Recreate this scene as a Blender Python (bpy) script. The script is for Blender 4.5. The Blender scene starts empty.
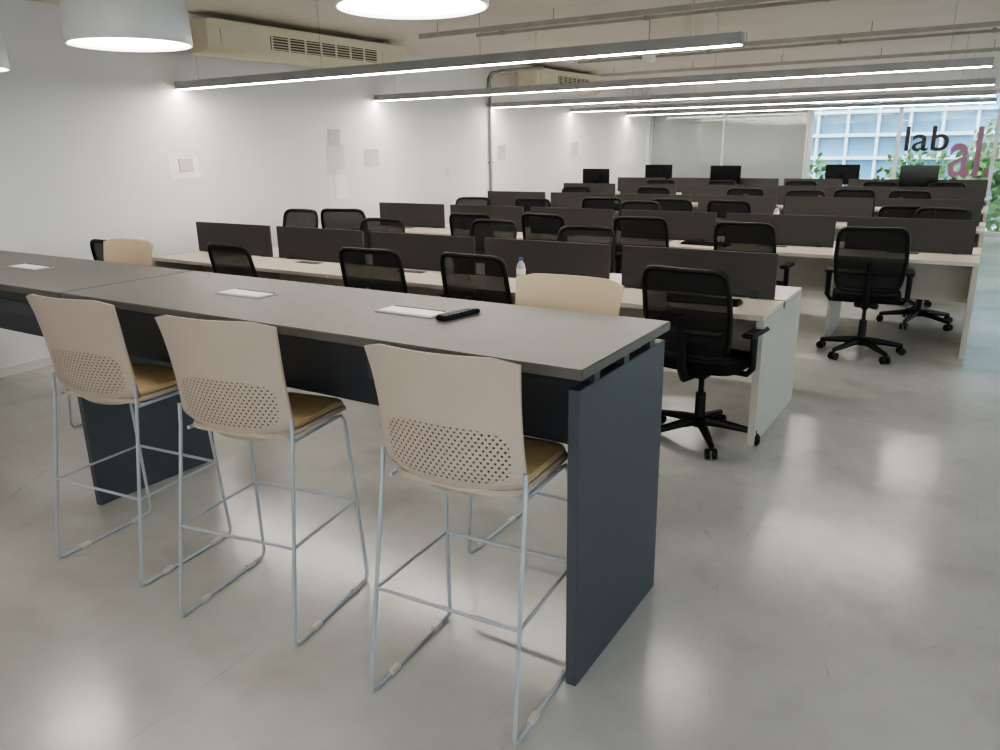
import bpy, bmesh, math, random
from mathutils import Matrix, Vector
random.seed(7)
scene=bpy.context.scene
COL=bpy.context.collection

# ------------------------------------------------------------------ materials
def lin(c):
    return tuple(((x/255)/12.92 if x/255<=.04045 else ((x/255+.055)/1.055)**2.4) for x in c)
def mat(name,rgb,rough=.5,metal=0.,var=.06,scale=6.,bump=0.,bscale=80.,spec=.5,rvar=0.,stretch=None):
    m=bpy.data.materials.new(name);m.use_nodes=True
    nt=m.node_tree;N=nt.nodes;L=nt.links
    b=N["Principled BSDF"]
    b.inputs["Roughness"].default_value=rough;b.inputs["Metallic"].default_value=metal
    b.inputs["Specular IOR Level"].default_value=spec
    c=lin(rgb)
    tc=N.new("ShaderNodeTexCoord");mp=N.new("ShaderNodeMapping")
    if stretch: mp.inputs["Scale"].default_value=stretch
    L.new(tc.outputs["Object"],mp.inputs[0])
    n=N.new("ShaderNodeTexNoise");n.inputs["Scale"].default_value=scale;n.inputs["Detail"].default_value=5
    L.new(mp.outputs[0],n.inputs["Vector"])
    r=N.new("ShaderNodeValToRGB")
    r.color_ramp.elements[0].position=.3;r.color_ramp.elements[1].position=.7
    r.color_ramp.elements[0].color=(*[x*(1-var) for x in c],1)
    r.color_ramp.elements[1].color=(*[min(1,x*(1+var)) for x in c],1)
    L.new(n.outputs["Fac"],r.inputs[0]);L.new(r.outputs[0],b.inputs["Base Color"])
    if bump:
        n2=N.new("ShaderNodeTexNoise");n2.inputs["Scale"].default_value=bscale;n2.inputs["Detail"].default_value=4
        L.new(mp.outputs[0],n2.inputs["Vector"])
        bp=N.new("ShaderNodeBump");bp.inputs["Strength"].default_value=bump;bp.inputs["Distance"].default_value=.01
        L.new(n2.outputs["Fac"],bp.inputs["Height"]);L.new(bp.outputs[0],b.inputs["Normal"])
    return m
def emit(name,rgb,s):
    m=bpy.data.materials.new(name);m.use_nodes=True
    b=m.node_tree.nodes["Principled BSDF"]
    b.inputs["Base Color"].default_value=(.9,.9,.9,1)
    b.inputs["Emission Color"].default_value=(*lin(rgb),1);b.inputs["Emission Strength"].default_value=s
    return m
def seethru(name,rgb,rough,alpha):
    m=mat(name,rgb,rough)
    nt=m.node_tree;N=nt.nodes;L=nt.links
    t=N.new("ShaderNodeBsdfTransparent");x=N.new("ShaderNodeMixShader");x.inputs[0].default_value=alpha
    L.new(t.outputs[0],x.inputs[1]);L.new(N["Principled BSDF"].outputs[0],x.inputs[2])
    L.new(x.outputs[0],N["Material Output"].inputs[0])
    return m

M_wall=mat("wall_paint",(220,220,220),.6,var=.02,scale=1.5,bump=.03,bscale=30)
M_ceil=mat("ceiling_concrete_paint",(208,204,197),.75,var=.05,scale=1.2,bump=.1,bscale=12)
M_top=mat("grey_laminate",(90,87,84),.42,var=.07,scale=25)
M_slate=mat("slate_laminate",(68,71,78),.5,var=.05,scale=20,bump=.03,bscale=60)
M_apron=mat("dark_steel",(48,51,57),.45,var=.04)
M_desk=mat("beige_laminate",(190,181,168),.4,var=.03,scale=8)
M_desks=mat("desk_side_laminate",(178,171,161),.5,var=.03,scale=8)
M_screen=mat("charcoal_screen",(66,63,62),.7,var=.05,scale=60,bump=.05,bscale=200)
M_blk=mat("black_plastic",(13,13,14),.5,var=.1,spec=.3)
M_fab=mat("black_fabric",(16,16,18),.9,var=.15,scale=90,bump=.2,bscale=300,spec=.2)
M_mesh=seethru("black_mesh",(13,13,14),.85,.92)
M_wire=mat("painted_wire",(166,172,178),.35,.2)
M_seat=mat("tan_seat_pad",(170,149,114),.6,var=.06,scale=12)
M_cream=mat("cream_plastic",(188,170,144),.5,var=.03)
M_glide=mat("glide_plastic",(195,188,182),.4)
M_white=mat("white_enamel",(215,216,217),.35,var=.02)
M_ac=mat("ivory_plastic",(206,198,176),.45,var=.03)
M_acdk=mat("grille_dark",(60,56,50),.6)
M_alu=mat("aluminium",(158,158,160),.4,.15)
M_alud=mat("galvanised",(158,156,152),.5,.1,var=.1)
M_led=emit("led_diffuser",(255,247,237),70)
M_lampin=emit("lamp_diffuser",(255,249,240),14)
M_paper=mat("paper",(204,204,207),.8,var=.05,scale=14)
M_paperp=mat("printed_paper",(188,184,180),.8,var=.12,scale=20)
M_sheet=mat("white_sheet",(236,235,234),.8,var=.05,scale=14)
M_red=mat("faded_print",(206,192,190),.8,var=.1,scale=30)
M_screenblk=mat("monitor_glass",(12,12,14),.15)
M_clear=seethru("clear_bottle",(215,222,230),.1,.6)
M_blue=mat("blue_plastic",(40,84,160),.4)
M_button=mat("rubber_buttons",(120,120,124),.6)
M_green=mat("leaf_green",(70,100,50),.6,var=.4,scale=2)
M_bark=mat("bark",(84,68,52),.9,var=.3)
M_frame=mat("window_frame",(190,194,196),.4,.3)
M_letter=mat("black_vinyl",(20,18,20),.5)
M_letp=mat("plum_vinyl",(134,92,116),.5)
M_bglass=mat("facade_glass",(96,138,164),.3,var=.35,scale=.6)
M_bframe=mat("facade_frame",(196,206,212),.5)
M_street=mat("street",(120,120,116),.9,var=.1)
M_base=mat("skirting",(210,209,206),.5,var=.02)

# concrete floor: soft clouding, fine speckle, short hairline scuffs, uneven polish
M_floor=bpy.data.materials.new("polished_concrete");M_floor.use_nodes=True
nt=M_floor.node_tree;N=nt.nodes;L=nt.links;b=N["Principled BSDF"]
tc=N.new("ShaderNodeTexCoord")
def noise(s,d,dist=0,vec=None):
    n=N.new("ShaderNodeTexNoise");n.inputs["Scale"].default_value=s;n.inputs["Detail"].default_value=d
    n.inputs["Distortion"].default_value=dist
    L.new(vec or tc.outputs["Object"],n.inputs["Vector"]);return n
def ramp(inp,p0,c0,p1,c1):
    r=N.new("ShaderNodeValToRGB");r.color_ramp.elements[0].position=p0;r.color_ramp.elements[1].position=p1
    r.color_ramp.elements[0].color=c0;r.color_ramp.elements[1].color=c1
    L.new(inp,r.inputs[0]);return r
def mixc(fac,a,bb,mode='MIX'):
    x=N.new("ShaderNodeMix");x.data_type='RGBA';x.blend_type=mode
    if isinstance(fac,float): x.inputs[0].default_value=fac
    else: L.new(fac,x.inputs[0])
    L.new(a,x.inputs[6]);L.new(bb,x.inputs[7]);return x.outputs[2]
n1=noise(.8,1.5)
r1=ramp(n1.outputs["Fac"],.1,(*lin((164,162,157)),1),.9,(*lin((192,191,187)),1))
c=r1.outputs[0]
n4=noise(9,6);r4=ramp(n4.outputs["Fac"],.3,(.955,.952,.945,1),.7,(1.02,1.02,1.02,1))
c=mixc(1.,c,r4.outputs[0],'MULTIPLY')
n5=noise(2.4,5);r5=ramp(n5.outputs["Fac"],.54,(1,1,1,1),.72,(.86,.85,.83,1))
c=mixc(1.,c,r5.outputs[0],'MULTIPLY')
for k,(sc,rot,sx) in enumerate(((1.2,.5,.2),(1.7,2.1,.25),(1.0,1.2,.3),(2.3,2.8,.2))):
    mp=N.new("ShaderNodeMapping");mp.inputs["Rotation"].default_value=(0,0,rot);mp.inputs["Scale"].default_value=(1,sx,1)
    mp.inputs["Location"].default_value=(k*3.3,k*1.7,0)
    L.new(tc.outputs["Object"],mp.inputs[0])
    v=N.new("ShaderNodeTexVoronoi");v.feature='DISTANCE_TO_EDGE';v.voronoi_dimensions='2D';v.inputs["Scale"].default_value=sc
    L.new(mp.outputs[0],v.inputs["Vector"])
    msk=ramp(v.outputs["Distance"],0,(1,1,1,1),.0025,(0,0,0,1))
    g=noise(3.1+rot,2);gm=ramp(g.outputs["Fac"],.58,(0,0,0,1),.68,(.3,.3,.3,1))
    mm=N.new("ShaderNodeMath");mm.operation='MULTIPLY';L.new(msk.outputs[0],mm.inputs[0]);L.new(gm.outputs[0],mm.inputs[1])
    dk=N.new("ShaderNodeRGB");dk.outputs[0].default_value=(.13,.125,.115,1)
    c=mixc(mm.outputs[0],c,dk.outputs[0])
L.new(c,b.inputs["Base Color"])
n6=noise(1.3,3);r6=ramp(n6.outputs["Fac"],.2,(.15,.15,.15,1),.8,(.27,.27,.27,1))
L.new(r6.outputs[0],b.inputs["Roughness"])
b.inputs["Specular IOR Level"].default_value=.7

def mth(op,a,b_=None,c_=None):
    m=N.new("ShaderNodeMath");m.operation=op
    for i,x in enumerate((a,b_,c_)):
        if x is None: continue
        if isinstance(x,(int,float)): m.inputs[i].default_value=x
        else: L.new(x,m.inputs[i])
    return m.outputs[0]
M_stool=mat("perforated_plastic",(168,154,143),.5,var=.02)
nt=M_stool.node_tree;N=nt.nodes;L=nt.links
tc=N.new("ShaderNodeTexCoord");sp=N.new("ShaderNodeSeparateXYZ");L.new(tc.outputs["Object"],sp.inputs[0])
px,pz=.0195,.0122
zi=mth('DIVIDE',sp.outputs[2],pz);row=mth('FLOOR',zi)
off=mth('MULTIPLY',mth('MODULO',row,2.0),.5)
xi=mth('ADD',mth('DIVIDE',mth('ADD',sp.outputs[0],10*px),px),off)
fx=mth('MULTIPLY',mth('SUBTRACT',mth('FRACT',xi),.5),px)
fz=mth('MULTIPLY',mth('SUBTRACT',mth('FRACT',zi),.5),pz)
d=mth('SQRT',mth('ADD',mth('MULTIPLY',fx,fx),mth('MULTIPLY',fz,fz)))
hole=mth('LESS_THAN',d,.0036)
ex=mth('POWER',mth('DIVIDE',mth('ABSOLUTE',sp.outputs[0]),.197),4.0)
ez=mth('POWER',mth('DIVIDE',mth('ABSOLUTE',mth('SUBTRACT',sp.outputs[2],.84)),.083),4.0)
reg=mth('LESS_THAN',mth('ADD',ex,ez),1.0)
f=mth('MULTIPLY',hole,reg)
t=N.new("ShaderNodeBsdfTransparent");t.inputs[0].default_value=(.5,.48,.46,1)  # tint darkens the holes in place of shade on their inner walls
x=N.new("ShaderNodeMixShader")
L.new(f,x.inputs[0]);L.new(N["Principled BSDF"].outputs[0],x.inputs[1]);L.new(t.outputs[0],x.inputs[2])
L.new(x.outputs[0],N["Material Output"].inputs[0])

# ------------------------------------------------------------------ mesh builder
class MB:
    def __init__(s): s.bm=bmesh.new();s.mats=[]
    def mi(s,m):
        if m not in s.mats: s.mats.append(m)
        return s.mats.index(m)
    def merge(s,t,m,mx=None):
        i=s.mi(m)
        for f in t.faces: f.material_index=i
        if mx is not None: t.transform(mx)
        me=bpy.data.meshes.new("tmp");t.to_mesh(me);t.free();s.bm.from_mesh(me);bpy.data.meshes.remove(me)
    def box(s,c,size,m,rz=0,bev=0,rx=0,ry=0):
        t=bmesh.new();bmesh.ops.create_cube(t,size=1)
        bmesh.ops.scale(t,vec=size,verts=t.verts)
        if bev: bmesh.ops.bevel(t,geom=t.edges[:],offset=bev,segments=2,affect='EDGES')
        s.merge(t,m,Matrix.Translation(c)@Matrix.Rotation(rz,4,'Z')@Matrix.Rotation(ry,4,'Y')@Matrix.Rotation(rx,4,'X'))
    def bx(s,x0,x1,y0,y1,z0,z1,m,bev=0):
        s.box(((x0+x1)/2,(y0+y1)/2,(z0+z1)/2),(x1-x0,y1-y0,z1-z0),m,bev=bev)
    def sweep(s,pts,r,m,seg=10):
        pts=[Vector(p) for p in pts];n=len(pts)
        rs=r if isinstance(r,(list,tuple)) else [r]*n
        t=bmesh.new();rings=[];up=None
        for i,p in enumerate(pts):
            d=(pts[min(i+1,n-1)]-pts[max(i-1,0)]).normalized()
            if up is None:
                up=Vector((0,0,1)) if abs(d.z)<.9 else Vector((1,0,0))
            a=up-d*up.dot(d)
            if a.length<1e-4: a=Vector((0,1,0))-d*d.y
            a.normalize();bb=d.cross(a);up=a
            rings.append([t.verts.new(p+(a*math.cos(k*2*math.pi/seg)+bb*math.sin(k*2*math.pi/seg))*rs[i]) for k in range(seg)])
        for i in range(n-1):
            for k in range(seg):
                t.faces.new((rings[i][k],rings[i][(k+1)%seg],rings[i+1][(k+1)%seg],rings[i+1][k]))
        t.faces.new(rings[0][::-1]);t.faces.new(rings[-1])
        s.merge(t,m)
    def loop(s,pts,r,m,seg=8):
        pts=[Vector(p) for p in pts];n=len(pts);t=bmesh.new();rings=[]
        for i,p in enumerate(pts):
            d=(pts[(i+1)%n]-pts[i-1]).normalized()
            a=Vector((0,1,0));a=(a-d*a.dot(d)).normalized();bb=d.cross(a)
            rings.append([t.verts.new(p+(a*math.cos(k*2*math.pi/seg)+bb*math.sin(k*2*math.pi/seg))*r) for k in range(seg)])
        for i in range(n):
            for k in range(seg):
                j=(i+1)%n;t.faces.new((rings[i][k],rings[i][(k+1)%seg],rings[j][(k+1)%seg],rings[j][k]))
        s.merge(t,m)
    def lathe(s,c,prof,m,seg=32,cap=True):
        t=bmesh.new();rings=[]
        for r,z in prof:
            rings.append([t.verts.new((c[0]+r*math.cos(k*2*math.pi/seg),c[1]+r*math.sin(k*2*math.pi/seg),c[2]+z)) for k in range(seg)])
        for i in range(len(prof)-1):
            for k in range(seg):
                t.faces.new((rings[i][k],rings[i][(k+1)%seg],rings[i+1][(k+1)%seg],rings[i+1][k]))
        if cap and prof[0][0]>0: t.faces.new(rings[0][::-1])
        if cap and prof[-1][0]>0: t.faces.new(rings[-1])
        bmesh.ops.remove_doubles(t,verts=t.verts,dist=1e-5)
        s.merge(t,m)
    def rings(s,rr,m,cap=(True,True)):
        t=bmesh.new();R=[[t.verts.new(p) for p in ring] for ring in rr];n=len(rr[0])
        for i in range(len(R)-1):
            for k in range(n): t.faces.new((R[i][k],R[i][(k+1)%n],R[i+1][(k+1)%n],R[i+1][k]))
        if cap[0]: t.faces.new(R[0][::-1])
        if cap[1]: t.faces.new(R[-1])
        bmesh.ops.recalc_face_normals(t,faces=t.faces)
        s.merge(t,m)
    def mesh(s,name,smooth=True):
        me=bpy.data.meshes.new(name);s.bm.to_mesh(me);s.bm.free()
        for m in s.mats: me.materials.append(m)
        if smooth:
            for p in me.polygons: p.use_smooth=True
            me.set_sharp_from_angle(angle=math.radians(38))
        return me
def obj(name,me,loc=(0,0,0),rz=0,parent=None):
    o=bpy.data.objects.new(name,me);COL.objects.link(o);o.location=loc;o.rotation_euler=(0,0,rz)
    if parent: o.parent=parent
    return o
def sup(n,rx,ry,N_=40):
    out=[]
    for k in range(N_):
        a=2*math.pi*k/N_;c_,s_=math.cos(a),math.sin(a)
        out.append((rx*math.copysign(abs(c_)**(2/n),c_),ry*math.copysign(abs(s_)**(2/n),s_)))
    return out

# ------------------------------------------------------------------ room shell
WX=-6.3;RX=5.0;Y0=-3.0;Y1=16.0;CZ=2.74
def shell(name,x0,x1,y0,y1,z0,z1,m):
    b_=MB();b_.bx(x0,x1,y0,y1,z0,z1,m);return obj(name,b_.mesh(name,False))
shell("floor",WX-.2,RX+.2,Y0-.2,Y1+.2,-.1,0,M_floor)
shell("ceiling",WX-.2,RX+.2,Y0-.2,Y1+.2,CZ,CZ+.15,M_ceil)
shell("wall_left",WX-.2,WX,Y0-.2,Y1+.2,0,CZ,M_wall)
b_=MB();b_.bx(WX,-1.0,Y0-.2,Y0,0,CZ,M_wall);b_.bx(4.2,RX,Y0-.2,Y0,0,CZ,M_wall);b_.bx(-1.0,4.2,Y0-.2,Y0,0,.8,M_wall);b_.bx(-1.0,4.2,Y0-.2,Y0,2.42,CZ,M_wall)
obj("wall_back",b_.mesh("wall_back",False))
b_=MB();b_.bx(WX,RX,Y1,Y1+.2,2.42,CZ,M_wall);b_.bx(WX,WX+.06,Y1,Y1+.2,0,2.42,M_wall);obj("wall_far",b_.mesh("wall_far",False))
b_=MB();b_.bx(RX,RX+.2,Y0,Y1,2.42,CZ,M_wall);b_.bx(RX,RX+.2,Y0,2.0,0,2.42,M_wall);b_.bx(RX,RX+.2,2.0,Y1,0,.3,M_wall)
for y in (4.8,8.8,12.6): b_.bx(RX,RX+.2,y-.15,y+.15,.3,2.42,M_wall)
obj("wall_right",b_.mesh("wall_right",False))
shell("baseboard_left",WX,WX+.015,Y0,Y1,0,.07,M_base)

M_pane=bpy.data.materials.new("window_glass");M_pane.use_nodes=True
N=M_pane.node_tree.nodes;L=M_pane.node_tree.links
g=N.new("ShaderNodeBsdfGlossy");g.inputs["Roughness"].default_value=.02
t=N.new("ShaderNodeBsdfTransparent");t.inputs[0].default_value=(.86,.93,.94,1)
fr=N.new("ShaderNodeFresnel");fr.inputs[0].default_value=1.3
x=N.new("ShaderNodeMixShader");L.new(fr.outputs[0],x.inputs[0]);L.new(t.outputs[0],x.inputs[1]);L.new(g.outputs[0],x.inputs[2]);L.new(x.outputs[0],N["Material Output"].inputs[0])
M_smoke=mat("smoked_glass_panel",(144,152,147),.06,var=.03,scale=1,spec=1.)

b_=MB()
xs=[-3.05,-1.55,-.05,1.5,3.0,RX]
for x_ in xs: b_.bx(x_-.03,x_+.03,Y1+.03,Y1+.11,0,2.42,M_frame)
for z_ in (0.03,2.39): b_.bx(-3.05,RX,Y1+.03,Y1+.11,z_-.03,z_+.03,M_frame)
b_.bx(-3.05,RX,Y1+.06,Y1+.066,.06,2.36,M_pane)
obj("window_1",b_.mesh("window_1",False))
b_=MB()
b_.bx(WX+.06,-3.08,Y1+.04,Y1+.08,.06,2.36,M_smoke)
for x_ in (WX+.09,-4.7,-3.11): b_.bx(x_-.02,x_+.02,Y1+.03,Y1+.12,0,2.42,M_frame)
for z_ in (0.03,2.39): b_.bx(WX+.06,-3.08,Y1+.02,Y1+.12,z_-.03,z_+.03,M_frame)
obj("glass_partition",b_.mesh("glass_partition",False))
b_=MB()
for y_ in (2.03,3.4,4.6,5.0,6.2,7.4,8.6,9.0,10.2,11.4,12.4,12.8,13.9,15.0,15.97): b_.bx(RX+.06,RX+.13,y_-.025,y_+.025,.3,2.42,M_frame)
for z_ in (.33,2.39): b_.bx(RX+.06,RX+.13,2.0,Y1,z_-.03,z_+.03,M_frame)
b_.bx(RX+.09,RX+.096,2.0,Y1,.3,2.42,M_pane)
obj("window_2",b_.mesh("window_2",False))
b_=MB()
for x_ in (-.97,.1,1.4,2.8,4.17): b_.bx(x_-.025,x_+.025,Y0-.13,Y0-.06,.8,2.42,M_frame)
for z_ in (.83,2.39): b_.bx(-1,4.2,Y0-.13,Y0-.06,z_-.03,z_+.03,M_frame)
b_.bx(-1,4.2,Y0-.1,Y0-.094,.8,2.42,M_pane)
obj("window_3",b_.mesh("window_3",False))

def text(name,body,x_,z_,size,m,sx=1):
    c=bpy.data.curves.new(name,"FONT");c.body=body;c.size=size;c.extrude=.001;c.materials.append(m)
    c.offset=.008*size
    o=bpy.data.objects.new(name,c);COL.objects.link(o)
    o.location=(x_,Y1+.055,z_);o.rotation_euler=(math.pi/2,0,0);o.scale=(sx,1,1)
text("vinyl_lettering","lab",-1.47,1.44,.60,M_letter,1.08)
text("vinyl_lettering","al.",-.72,1.0,1.2,M_letp,.68)
b_=MB()
for i in range(3):
    for j in range(2): b_.bx(.02+i*.16,.12+i*.16,Y1+.05,Y1+.053,1.3+j*.22,1.46+j*.22,M_sheet)
obj("window_sticker",b_.mesh("window_sticker",False))

# ------------------------------------------------------------------ high table
b_=MB()
TX0,TX1=-6.15,-.892;TY0,TY1=1.85,2.555
for a0,a1 in ((TX0,-3.482),(-3.478,TX1)): b_.bx(a0,a1,TY0,TY1,1.018,1.05,M_top,bev=.003)
for xx in (-.922,-3.49,-6.1):
    b_.bx(xx-.018,xx+.018,1.86,2.54,0,.985,M_slate,bev=.002)
    for yy in (1.98,2.2,2.42): b_.bx(xx-.016,xx+.016,yy-.02,yy+.02,.985,1.018,M_apron)
for a0,a1 in ((-6.08,-3.51),(-3.47,-.94)):
    b_.bx(a0,a1,1.99,2.012,.76,.975,M_apron,bev=.002)
    b_.bx(a0,a1,2.40,2.422,.76,.975,M_apron,bev=.002)
    b_.bx(a0,a1,2.03,2.08,.975,1.018,M_apron);b_.bx(a0,a1,2.32,2.37,.975,1.018,M_apron)
    b_.bx(a0,a1,2.012,2.40,.765,.775,M_apron)
for xx in (-1.6,-2.7,-4.2,-5.2):
    b_.bx(xx-.2,xx+.2,1.982,1.99,.86,.93,M_slate,bev=.002)
obj("high_table",b_.mesh("high_table"))
def port(x_,y_,z_,w=.27,d_=.12):
    b_=MB();b_.box((0,0,.002),(w,d_,.004),M_alu,bev=.001);b_.box((0,-.004,.0055),(w-.02,d_-.035,.003),M_white,bev=.001)
    b_.box((0,d_/2-.012,.006),(w-.03,.01,.003),M_acdk)
    obj("table_power_port",b_.mesh("table_power_port"),(x_,y_,z_))
port(-2.68,2.22,1.05);port(-1.80,2.25,1.05);port(-4.42,2.22,1.05)
b_=MB();b_.box((0,0,.009),(.19,.05,.018),M_blk,bev=.005)
for i in range(7):
    for j in range(3): b_.box((-.075+i*.02,-.015+j*.015,.019),(.011,.008,.003),M_button)
b_.lathe((.072,0,.018),[(.014,0),(.014,.003),(.010,.004),(.0,.004)],M_button,16)
obj("remote_control",b_.mesh("remote_control"),(-1.60,2.27,1.05),math.radians(80))

# ------------------------------------------------------------------ stools (face +Y)
def stool_mesh(backmat,padmat):
    b_=MB()
    NU,NV=26,24
    def P(u,v,th):
        z=.695+v*.44
        w=.240-.012*math.sin(min(1,v)*math.pi)+.004*v
        lo=max(0,1-v/.2); w*= math.sqrt(max(.0,1-.5*lo*lo))
        x=u*w
        z+= -.018*max(0,(abs(u)-.72)/.28)*max(0,(v-.8)/.2) + .02*(abs(u)**4)*lo
        y=-.165-.06*v**1.4+ .05*(u*u) + .04*lo*lo
        return Vector((x,y+th,z))
    t=bmesh.new()
    A=[[t.verts.new(P(-1+2*i/NU,j/NV,0)) for i in range(NU+1)] for j in range(NV+1)]
    B=[[t.verts.new(P(-1+2*i/NU,j/NV,.009)) for i in range(NU+1)] for j in range(NV+1)]
    for j in range(NV):
        for i in range(NU):
            t.faces.new((A[j][i],A[j][i+1],A[j+1][i+1],A[j+1][i]));t.faces.new((B[j][i],B[j+1][i],B[j+1][i+1],B[j][i+1]))
    for j in range(NV):
        t.faces.new((A[j][0],A[j+1][0],B[j+1][0],B[j][0]));t.faces.new((A[j][NU],B[j][NU],B[j+1][NU],A[j+1][NU]))
    for i in range(NU):
        t.faces.new((A[0][i],B[0][i],B[0][i+1],A[0][i+1]));t.faces.new((A[NV][i],A[NV][i+1],B[NV][i+1],B[NV][i]))
    b_.merge(t,backmat)
    def pad(z0,z1,rx,ry,cy,m,dome=.006):
        base=sup(5,rx,ry,44);rr=[]
        for sc,z in ((.93,z0),(1,z0+.006),(1,z1-.008),(.97,z1),(.7,z1+dome*.6),(.3,z1+dome),(.02,z1+dome)):
            rr.append([(p[0]*sc,cy+p[1]*sc,z - .02*max(0,(p[1]*sc/ry))**3) for p in base])
        b_.rings(rr,m)
    pad(.715,.737,.222,.215,.065,backmat,0)
    pad(.735,.757,.214,.208,0.065,padmat)
    r=.0068
    for sx in (-1,1):
        rear=[(sx*.236,-.128,.80),(sx*.238,-.135,.72),(sx*.252,-.245,.03),(sx*.252,-.238,.012),(sx*.252,-.22,.008)]
        run=[(sx*.252,0,.008),(sx*.252,.20,.008),(sx*.252,.22,.012),(sx*.251,.228,.03)]
        fr=[(sx*.226,.19,.68),(sx*.222,.175,.706),(sx*.22,.15,.708),(sx*.22,-.12,.708)]
        b_.sweep(rear+run+fr,r,M_wire,8)
        b_.sweep([(sx*.245,-.194,.355),(sx*.238,.209,.355)],.0055,M_wire,8)
        for yy in (-.12,.14): b_.box((sx*.252,yy,.009),(.022,.05,.018),M_glide,bev=.004)
    z=.355
    b_.sweep([(-.245,-.194,z),(.245,-.194,z)],.0055,M_wire,8)
    b_.sweep([(-.238,.209,z),(.238,.209,z)],.0065,M_wire,8)
    for yy in (-.08,.14): b_.sweep([(-.22,yy,.706),(.22,yy,.706)],.006,M_wire,8)
    return b_.mesh("bar_stool")
SM=stool_mesh(M_stool,M_seat)
SC=stool_mesh(M_cream,M_cream)
for x_,y_,r_,me in ((-1.205,1.765,4,SM),(-2.11,1.745,10,SM),(-2.91,1.735,6,SM),(-1.405,2.60,180,SC),(-4.42,2.64,180,SC)):
    obj("bar_stool",me,(x_,y_,0),math.radians(r_))

# ------------------------------------------------------------------ bench desks
def bench(yc,x0,x1,nmod):
    b_=MB();d_=.49
    w=(x1-x0)/nmod
    for k in range(nmod):
        a0=x0+k*w+.002;a1=x0+(k+1)*w-.002
        b_.bx(a0,a1,yc-d_,yc-.02,.722,.75,M_desk,bev=.002)
        b_.bx(a0,a1,yc+.02,yc+d_,.722,.75,M_desk,bev=.002)
        b_.bx(a0+w*.35,a0+w*.35+.24,yc-.15,yc-.07,.75,.753,M_acdk)
    b_.bx(x0,x1,yc-.02,yc+.02,.70,.742,M_apron)
    for xx in (x0+.02,x1-.02): b_.bx(xx-.02,xx+.02,yc-d_+.005,yc+d_-.005,0,.721,M_desks,bev=.002)
    for k in range(1,nmod):
        xx=x0+k*w;b_.bx(xx-.012,xx+.012,yc-.3,yc+.3,0,.721,M_desks)
    b_.bx(x0+.04,x1-.04,yc-.012,yc+.012,.36,.70,M_desks)
    o=obj("bench_desk",b_.mesh("bench_desk"))
    for k in range(nmod):
        s=MB();a0=x0+k*w+.03;a1=x0+(k+1)*w-.06
        s.bx(a0,a1,yc-.011,yc+.011,.752,1.02,M_screen,bev=.003)
        for q in (a0+.12,a1-.12): s.bx(q-.02,q+.02,yc-.018,yc+.018,.742,.79,M_apron)
        obj("privacy_screen",s.mesh("privacy_screen"),parent=o)
ROWS=[4.66,7.25,9.65,12.05,14.35]
bench(ROWS[0],-6.24,-.94,5)
for y_ in ROWS[1:]: bench(y_,-6.24,0.0,6)

# ------------------------------------------------------------------ office chair (faces +Y)
def chair_mesh():
    b_=MB()
    for k in range(5):
        a=math.radians(18+72*k);c_,s_=math.cos(a),math.sin(a)
        b_.sweep([(0,0,.115),(.12*c_,.12*s_,.105),(.31*c_,.31*s_,.075)],[.032,.026,.017],M_blk,8)
        b_.sweep([(.31*c_,.31*s_,.085),(.31*c_,.31*s_,.05)],.011,M_blk,8)
        for e in (-.02,.02):
            cx,cy=.31*c_-s_*e,.31*s_+c_*e
            b_.sweep([(cx-s_*-.009,cy+c_*-.009,.03),(cx-s_*.009,cy+c_*.009,.03)],.03,M_blk,14)
    b_.lathe((0,0,.08),[(.04,0),(.045,.02),(.03,.07),(.028,.2),(.015,.2),(.015,.33)],M_blk,16)
    b_.box((0,-.02,.425),(.16,.26,.045),M_blk,bev=.01)
    base=sup(4.5,.245,.235,44);rr=[]
    for sc,z in ((.85,.445),(.97,.452),(1,.47),(1,.495),(.95,.512),(.7,.52),(.3,.522),(.02,.522)):
        rr.append([(p[0]*sc,.03+p[1]*sc,z-.03*max(0,p[1]*sc/.235)**3) for p in base])
    b_.rings(rr,M_fab)
    def by(x_,z_): return -.235-.11*(z_-.55)/.5+.9*x_*x_ -.02*math.sin((z_-.55)*6)
    zc,hz=.785,.24
    fp=sup(8,.24,hz,56)
    def W(z_): return 1-.12*max(0,(zc-z_)/hz)**1.5-.03*max(0,(z_-zc)/hz)
    P=[(p[0]*W(zc+p[1]),zc+p[1]) for p in fp]
    b_.loop([(p[0],by(*p),p[1]) for p in P],.0145,M_blk,8)
    rr=[[(p[0]*s,by(p[0]*s,zc+(p[1]-zc)*s),zc+(p[1]-zc)*s) for p in P] for s in (.98,.8,.6,.4,.2,.02)]
    b_.rings(rr,M_mesh,(False,True))
    b_.sweep([(x_*.021,by(x_*.021,.70)-.022,.70) for x_ in range(-10,11)],.022,M_blk,8)
    b_.sweep([(0,-.1,.42),(0,-.24,.43),(0,-.29,.50),(0,by(0,.62)-.035,.62),(0,by(0,.78)-.03,.78)],[.028,.028,.026,.022,.016],M_blk,8)
    for sx in (-1,1):
        b_.sweep([(sx*.1,0,.43),(sx*.26,-.01,.435),(sx*.285,-.01,.47),(sx*.285,-.01,.655)],[.016,.018,.02,.02],M_blk,8)
        b_.box((sx*.28,.02,.665),(.075,.25,.026),M_blk,bev=.01)
    return b_.mesh("office_chair")
CM=chair_mesh()
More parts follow.
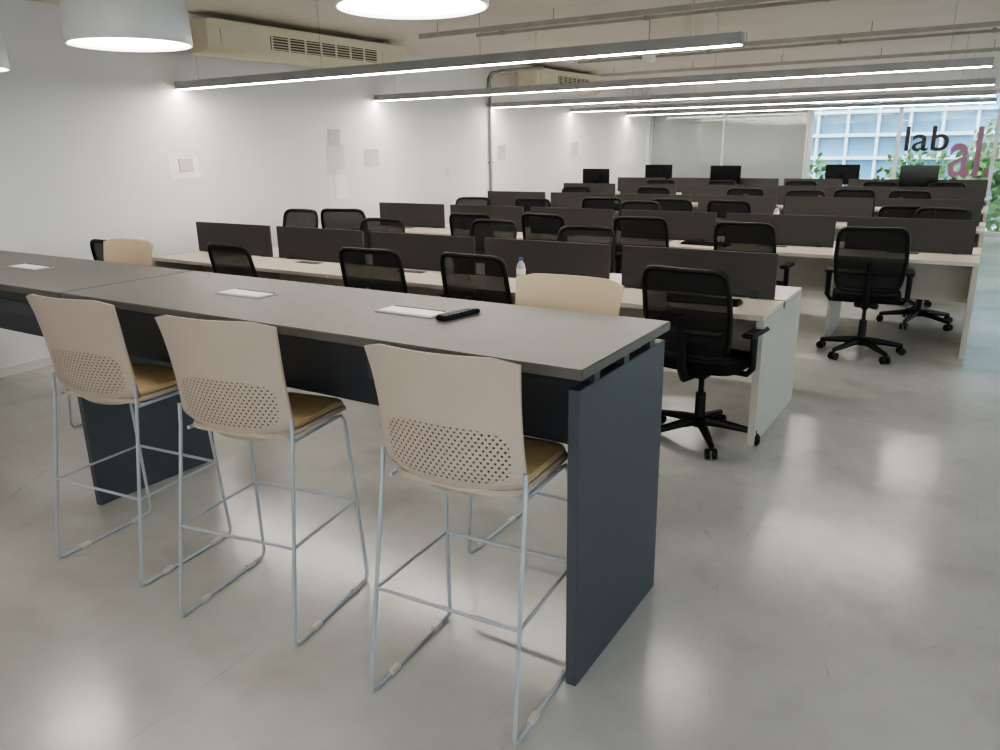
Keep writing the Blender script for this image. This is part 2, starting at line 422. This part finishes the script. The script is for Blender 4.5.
chairs=[(-5.45,3.62,8),(-4.37,3.82,-6),(-3.36,4.06,4),(-2.57,4.12,-3),(-1.25,4.15,-6),
 (-5.66,5.12,176),(-4.6,5.12,184),(-3.62,5.38,176),(-2.62,5.2,182),
 (-5.40,5.95,14),(-4.2,6.5,0),(-3.5,6.72,-6),(-2.6,6.75,5),(-1.62,6.6,-2),(-.72,6.58,6),
 (-5.4,7.85,190),(-3.3,7.9,175),(-.42,7.95,165),
 (-4.7,8.6,0),(-4.0,8.95,10),(-2.4,8.95,-5),(-.68,8.75,4),(-3.1,9.0,0),
 (-5.3,10.4,180),(-4.2,11.3,0),(-2.0,10.4,185),(-2.9,11.3,5),(-.8,11.3,-10),(-1.5,11.4,0),
 (-5.0,13.6,10),(-3.8,12.8,180),(-2.6,13.6,0),(-1.4,13.6,-10),(-.5,12.8,190)]
for i,(x_,y_,r_) in enumerate(chairs):
    o=obj("office_chair",CM,(x_,y_,0),math.radians(r_))
    if i in (5,9): o.scale=(1,1,1.05)

# ------------------------------------------------------------------ monitors, keyboards
def mon_mesh():
    b_=MB();b_.box((0,0,.33),(.54,.03,.33),M_blk,bev=.006);b_.box((0,-.0158,.335),(.52,.002,.305),M_screenblk)
    b_.box((0,.02,.33),(.2,.03,.16),M_blk,bev=.006)
    b_.sweep([(0,.03,.02),(0,.035,.33)],.018,M_blk,8);b_.box((0,.02,.008),(.24,.18,.016),M_blk,bev=.004)
    return b_.mesh("computer_monitor")
MM=mon_mesh()
for x_,y_,r_ in ((-5.75,12.35,170),(-5.5,14.65,180),(-4.05,14.1,0),(-1.0,14.1,5),(-2.2,14.6,180)):
    obj("computer_monitor",MM,(x_,y_,.75),math.radians(r_))
b_=MB();b_.box((0,0,.009),(.43,.14,.018),M_blk,bev=.004)
for j in range(5):
    for i in range(14): b_.box((-.195+i*.03,-.05+j*.025,.02),(.024,.019,.006),M_fab)
KM=b_.mesh("computer_keyboard")
for x_,y_,r_ in ((-1.35,4.4,4),(-2.15,7.0,-5)): obj("computer_keyboard",KM,(x_,y_,.75),math.radians(r_))

def bottle():
    b_=MB();b_.lathe((0,0,0),[(.028,0),(.031,.006),(.031,.05),(.029,.055),(.031,.06),(.031,.105),(.024,.13),(.013,.145),(.013,.155)],M_clear,20)
    b_.lathe((0,0,.152),[(.0145,0),(.0145,.017),(.012,.019)],M_blue,16)
    b_.lathe((0,0,.06),[(.0315,0),(.0315,.04)],M_sheet,20,cap=False)
    return b_.mesh("water_bottle")
BM=bottle()
for x_,y_ in ((-2.64,4.5),(-3.24,4.5),(-2.1,9.5)): obj("water_bottle",BM,(x_,y_,.75))

# ------------------------------------------------------------------ LED strips
def strip(x0,x1,y_,z_=2.172):
    b_=MB();b_.bx(x0,x1,y_-.03,y_+.03,z_,z_+.065,M_alu,bev=.002)
    b_.bx(x0+.01,x1-.01,y_-.024,y_+.024,z_-.004,z_+.001,M_led)
    n=4
    for k in range(n):
        xx=x0+.3+(x1-x0-.6)*k/(n-1)
        b_.sweep([(xx,y_,z_+.06),(xx,y_,CZ-.002)],.0018,M_alud,6)
        b_.lathe((xx,y_,CZ-.022),[(.02,0),(.02,.02)],M_white,12)
    obj("linear_pendant_light",b_.mesh("linear_pendant_light"))
LR=[4.70,7.38,9.95,12.45,14.9]
strip(WX+.012,-1.30,LR[0])
for y_ in LR[1:]: strip(WX+.012,-.12,y_)
strip(-4.5,3.5,-1.2,2.3)  # added lamp, unseen behind the camera, to brighten the near end

# ------------------------------------------------------------------ drum pendants
def pend():
    b_=MB()
    b_.lathe((0,0,0),[(.252,0),(.254,.004),(.25,.12),(.243,.19),(.23,.215),(.2,.228),(.05,.232),(.05,.25),(.0,.25)],M_white,64,cap=False)
    b_.lathe((0,0,0),[(.252,0),(.246,.001),(.242,.03)],M_white,64,cap=False)
    b_.lathe((0,0,.014),[(.0,0),(.244,0)],M_lampin,64,cap=False)
    b_.sweep([(0,0,.24),(0,0,CZ-2.10)],.004,M_blk,8)
    b_.lathe((0,0,CZ-2.10-.03),[(.05,0),(.05,.03)],M_white,24)
    return b_.mesh("pendant_lamp")
PM=pend()
for x_ in (-1.71,-3.25,-4.80): obj("pendant_lamp",PM,(x_,2.22,2.09))

# ------------------------------------------------------------------ air conditioners
def ac(y0,y1):
    b_=MB();L_=y1-y0
    prof=[(-.3,.27),(-.3,.03),(-.26,.0),(-.1,.0),(-.03,.02),(0,.06),(0,.26),(-.01,.27)]
    rr=[]
    for t_,s in ((0,.93),(.04,1),(L_-.04,1),(L_,.93)):
        rr.append([(p[0]*s-(1-s)*.15,t_,.135+(p[1]-.135)*s) for p in prof])
    b_.rings(rr,M_ac)
    b_.bx(.0,.004,.66,L_-.5,.075,.19,M_acdk)
    for k in range(5): b_.bx(.002,.012,.66,L_-.5,.08+k*.023,.087+k*.023,M_ac)
    n=7
    for k in range(n+1): b_.bx(.004,.013,.66+k*(L_-1.18)/n,.68+k*(L_-1.18)/n,.075,.19,M_ac)
    b_.bx(.0,.008,.12,.54,.06,.2,M_ac,bev=.003);b_.bx(.0,.008,L_-.42,L_-.1,.06,.2,M_ac,bev=.003)
    for yy in (.2,L_-.2): b_.sweep([(-.15,yy,.25),(-.15,yy,CZ-2.422)],.008,M_alud,6)
    obj("air_conditioner",b_.mesh("air_conditioner"),(-5.60,y0,2.42))
ac(4.54,7.14);ac(10.0,12.2)

# ------------------------------------------------------------------ ceiling services
def track(y_,x0,x1,z_=2.61):
    b_=MB();b_.bx(x0,x1,y_-.02,y_+.02,z_,z_+.04,M_alud)
    x_=x0+.2
    while x_<x1: b_.sweep([(x_,y_,z_+.04),(x_,y_,CZ-.002)],.005,M_alud,6);x_+=1.2
    return b_
for y_,x_ in ((6.2,-4.7),(8.8,-5.0),(11.3,-5.2)):
    b_=track(y_,x_,4.8);obj("cable_track",b_.mesh("cable_track"))
for y_,x0_ in ((7.0,-4.6),(10.1,-5.0)):
    b_=MB();b_.sweep([(x0_,y_,CZ-.03),(4.9,y_,CZ-.03)],.016,M_alud,8)
    x_=x0_+.3
    while x_<4.8: b_.bx(x_-.02,x_+.02,y_-.025,y_+.025,CZ-.05,CZ-.001,M_alud);x_+=1.5
    obj("ceiling_conduit",b_.mesh("ceiling_conduit"))
q=WX+.028
b_=MB();b_.sweep([(-5.4,9.85,2.65),(q+.2,9.85,2.65),(q+.06,9.85,2.63),(q,9.85,2.55),(q,9.85,2.3),(q,9.85,.1)],.022,M_alud,10)
for z_ in (.6,1.4,2.2): b_.bx(WX,WX+.055,9.815,9.885,z_,z_+.02,M_alud)
obj("wall_conduit",b_.mesh("wall_conduit"))
b_=MB();b_.box((0,0,.05),(.16,.12,.07),M_white,bev=.01);b_.lathe((0,0,-.03),[(.05,0),(.055,.05)],M_white,20);b_.sweep([(0,0,.08),(0,0,.31)],.006,M_alud,6)
obj("ceiling_spotlight",b_.mesh("ceiling_spotlight"),(-2.45,6.2,2.30))

# ------------------------------------------------------------------ papers on wall
def paper(y0,y1,z0,z1,m,name="wall_paper_sheet",inner=None):
    k=1.05;y0*=k;y1*=k;z0=1.65+(z0-1.65)*k;z1=1.65+(z1-1.65)*k
    b_=MB();t=bmesh.new();n=8
    A=[[t.verts.new((WX+.004+.012*(abs(2*j/n-1)**3)*(i/n)*1.0,y0+(y1-y0)*i/n,z0+(z1-z0)*j/n)) for i in range(n+1)] for j in range(n+1)]
    for j in range(n):
        for i in range(n): t.faces.new((A[j][i],A[j][i+1],A[j+1][i+1],A[j+1][i]))
    b_.merge(t,m)
    if inner: b_.bx(WX+.006,WX+.0165,y0+.1,y1-.07,z0+.06,z1-.06,inner)
    obj(name,b_.mesh(name,True))
paper(4.30,4.60,1.42,1.64,M_sheet,inner=M_red)
paper(6.78,7.02,1.46,1.63,M_paperp)
paper(6.24,6.42,1.66,1.84,M_paperp);paper(6.20,6.46,1.38,1.68,M_paper);paper(6.30,6.48,1.12,1.42,M_sheet)
paper(9.6,9.8,1.45,1.65,M_paperp);paper(11.9,12.15,1.45,1.68,M_paperp)
b_=MB();b_.box((.006,0,0),(.012,.08,.12),M_white,bev=.003);b_.box((.013,0,0),(.006,.03,.05),M_paper,bev=.002)
obj("wall_switch",b_.mesh("wall_switch"),(WX,8.8,1.3))

# ------------------------------------------------------------------ outside
b_=MB();b_.bx(-40,40,16.2,60,-3.3,-3.2,M_street);b_.bx(5.2,60,-20,16.2,-3.3,-3.2,M_street);obj("street_ground",b_.mesh("street_ground",False))
b_=MB();b_.bx(-16,4.5,32,40,-3.2,16,M_bglass)
x_=-16
while x_<=4.5: b_.bx(x_-.05,x_+.05,31.8,32,-3.2,16,M_bframe);x_+=1.02
z_=-3
while z_<16: b_.bx(-16,4.5,31.75,32,z_-.06,z_+.06,M_bframe);z_+=.8
obj("glass_office_building",b_.mesh("glass_office_building",False))
def tree(loc,h,R,seed,n=1300):
    rnd=random.Random(seed);b_=MB()
    b_.sweep([(0,0,0),(.1,.05,h*.4),(0,.1,h*.75)],[.18,.13,.07],M_bark,8)
    t=bmesh.new()
    for _ in range(n):
        d=Vector((rnd.gauss(0,1),rnd.gauss(0,1),rnd.gauss(0,.8)));d.normalize();d*=R*rnd.uniform(.3,1)
        p=Vector((0,0,h))+d
        a=Vector((rnd.uniform(-1,1),rnd.uniform(-1,1),rnd.uniform(-1,1))).normalized();bb=a.orthogonal().normalized()
        s=rnd.uniform(.07,.15)
        t.faces.new([t.verts.new(p+a*s),t.verts.new(p+bb*s*.6),t.verts.new(p-a*s),t.verts.new(p-bb*s*.6)])
    b_.merge(t,M_green);obj("tree",b_.mesh("tree",False),(loc[0],loc[1],-3.2))
tree((.75,21),4.0,1.6,1,2200);tree((-4.6,25),2.8,1.7,2,1500);tree((3.4,23),4.8,2.0,3);tree((-1.9,27),3.4,1.3,4,700)
tree((11,8),4.5,2.2,6);tree((12,2),4.8,2.4,7)

# ------------------------------------------------------------------ light
w=bpy.data.worlds.new("sky");scene.world=w;w.use_nodes=True
N=w.node_tree.nodes;L=w.node_tree.links
bg=N["Background"];sky=N.new("ShaderNodeTexSky");sky.sky_type='NISHITA';sky.sun_disc=False
sky.sun_elevation=math.radians(45);sky.sun_rotation=math.radians(160)
mx=N.new("ShaderNodeMix");mx.data_type='RGBA';mx.inputs[0].default_value=.6;mx.inputs[7].default_value=(9,9.2,9.4,1)
L.new(sky.outputs[0],mx.inputs[6]);L.new(mx.outputs[2],bg.inputs[0]);bg.inputs[1].default_value=.66
s=bpy.data.lights.new("sun","SUN");s.energy=3;s.angle=.02;s.color=(1,.95,.88)
so=bpy.data.objects.new("sun",s);COL.objects.link(so)
so.rotation_euler=Vector((-.25,-.5,1.0)).to_track_quat('Z','Y').to_euler()

# ------------------------------------------------------------------ camera
cd=bpy.data.cameras.new("camera");cam=bpy.data.objects.new("camera",cd);COL.objects.link(cam)
R=Vector((.8496,.5272,-.0162));D=Vector((.1375,-.2510,-.9582));F=Vector((-.5091,.8119,-.2857))
m=Matrix(((R.x,-D.x,-F.x,0),(R.y,-D.y,-F.y,0),(R.z,-D.z,-F.z,0),(0,0,0,1)))
q=m.to_quaternion().normalized()
cam.matrix_world=Matrix.Translation((0,0,1.65))@q.to_matrix().to_4x4()
cd.sensor_width=36;cd.lens=27.72;cd.clip_end=200
scene.camera=cam
scene.view_settings.view_transform='AgX'
try: scene.view_settings.look='AgX - Medium High Contrast'
except Exception as e: print(e)
scene.view_settings.exposure=0.3
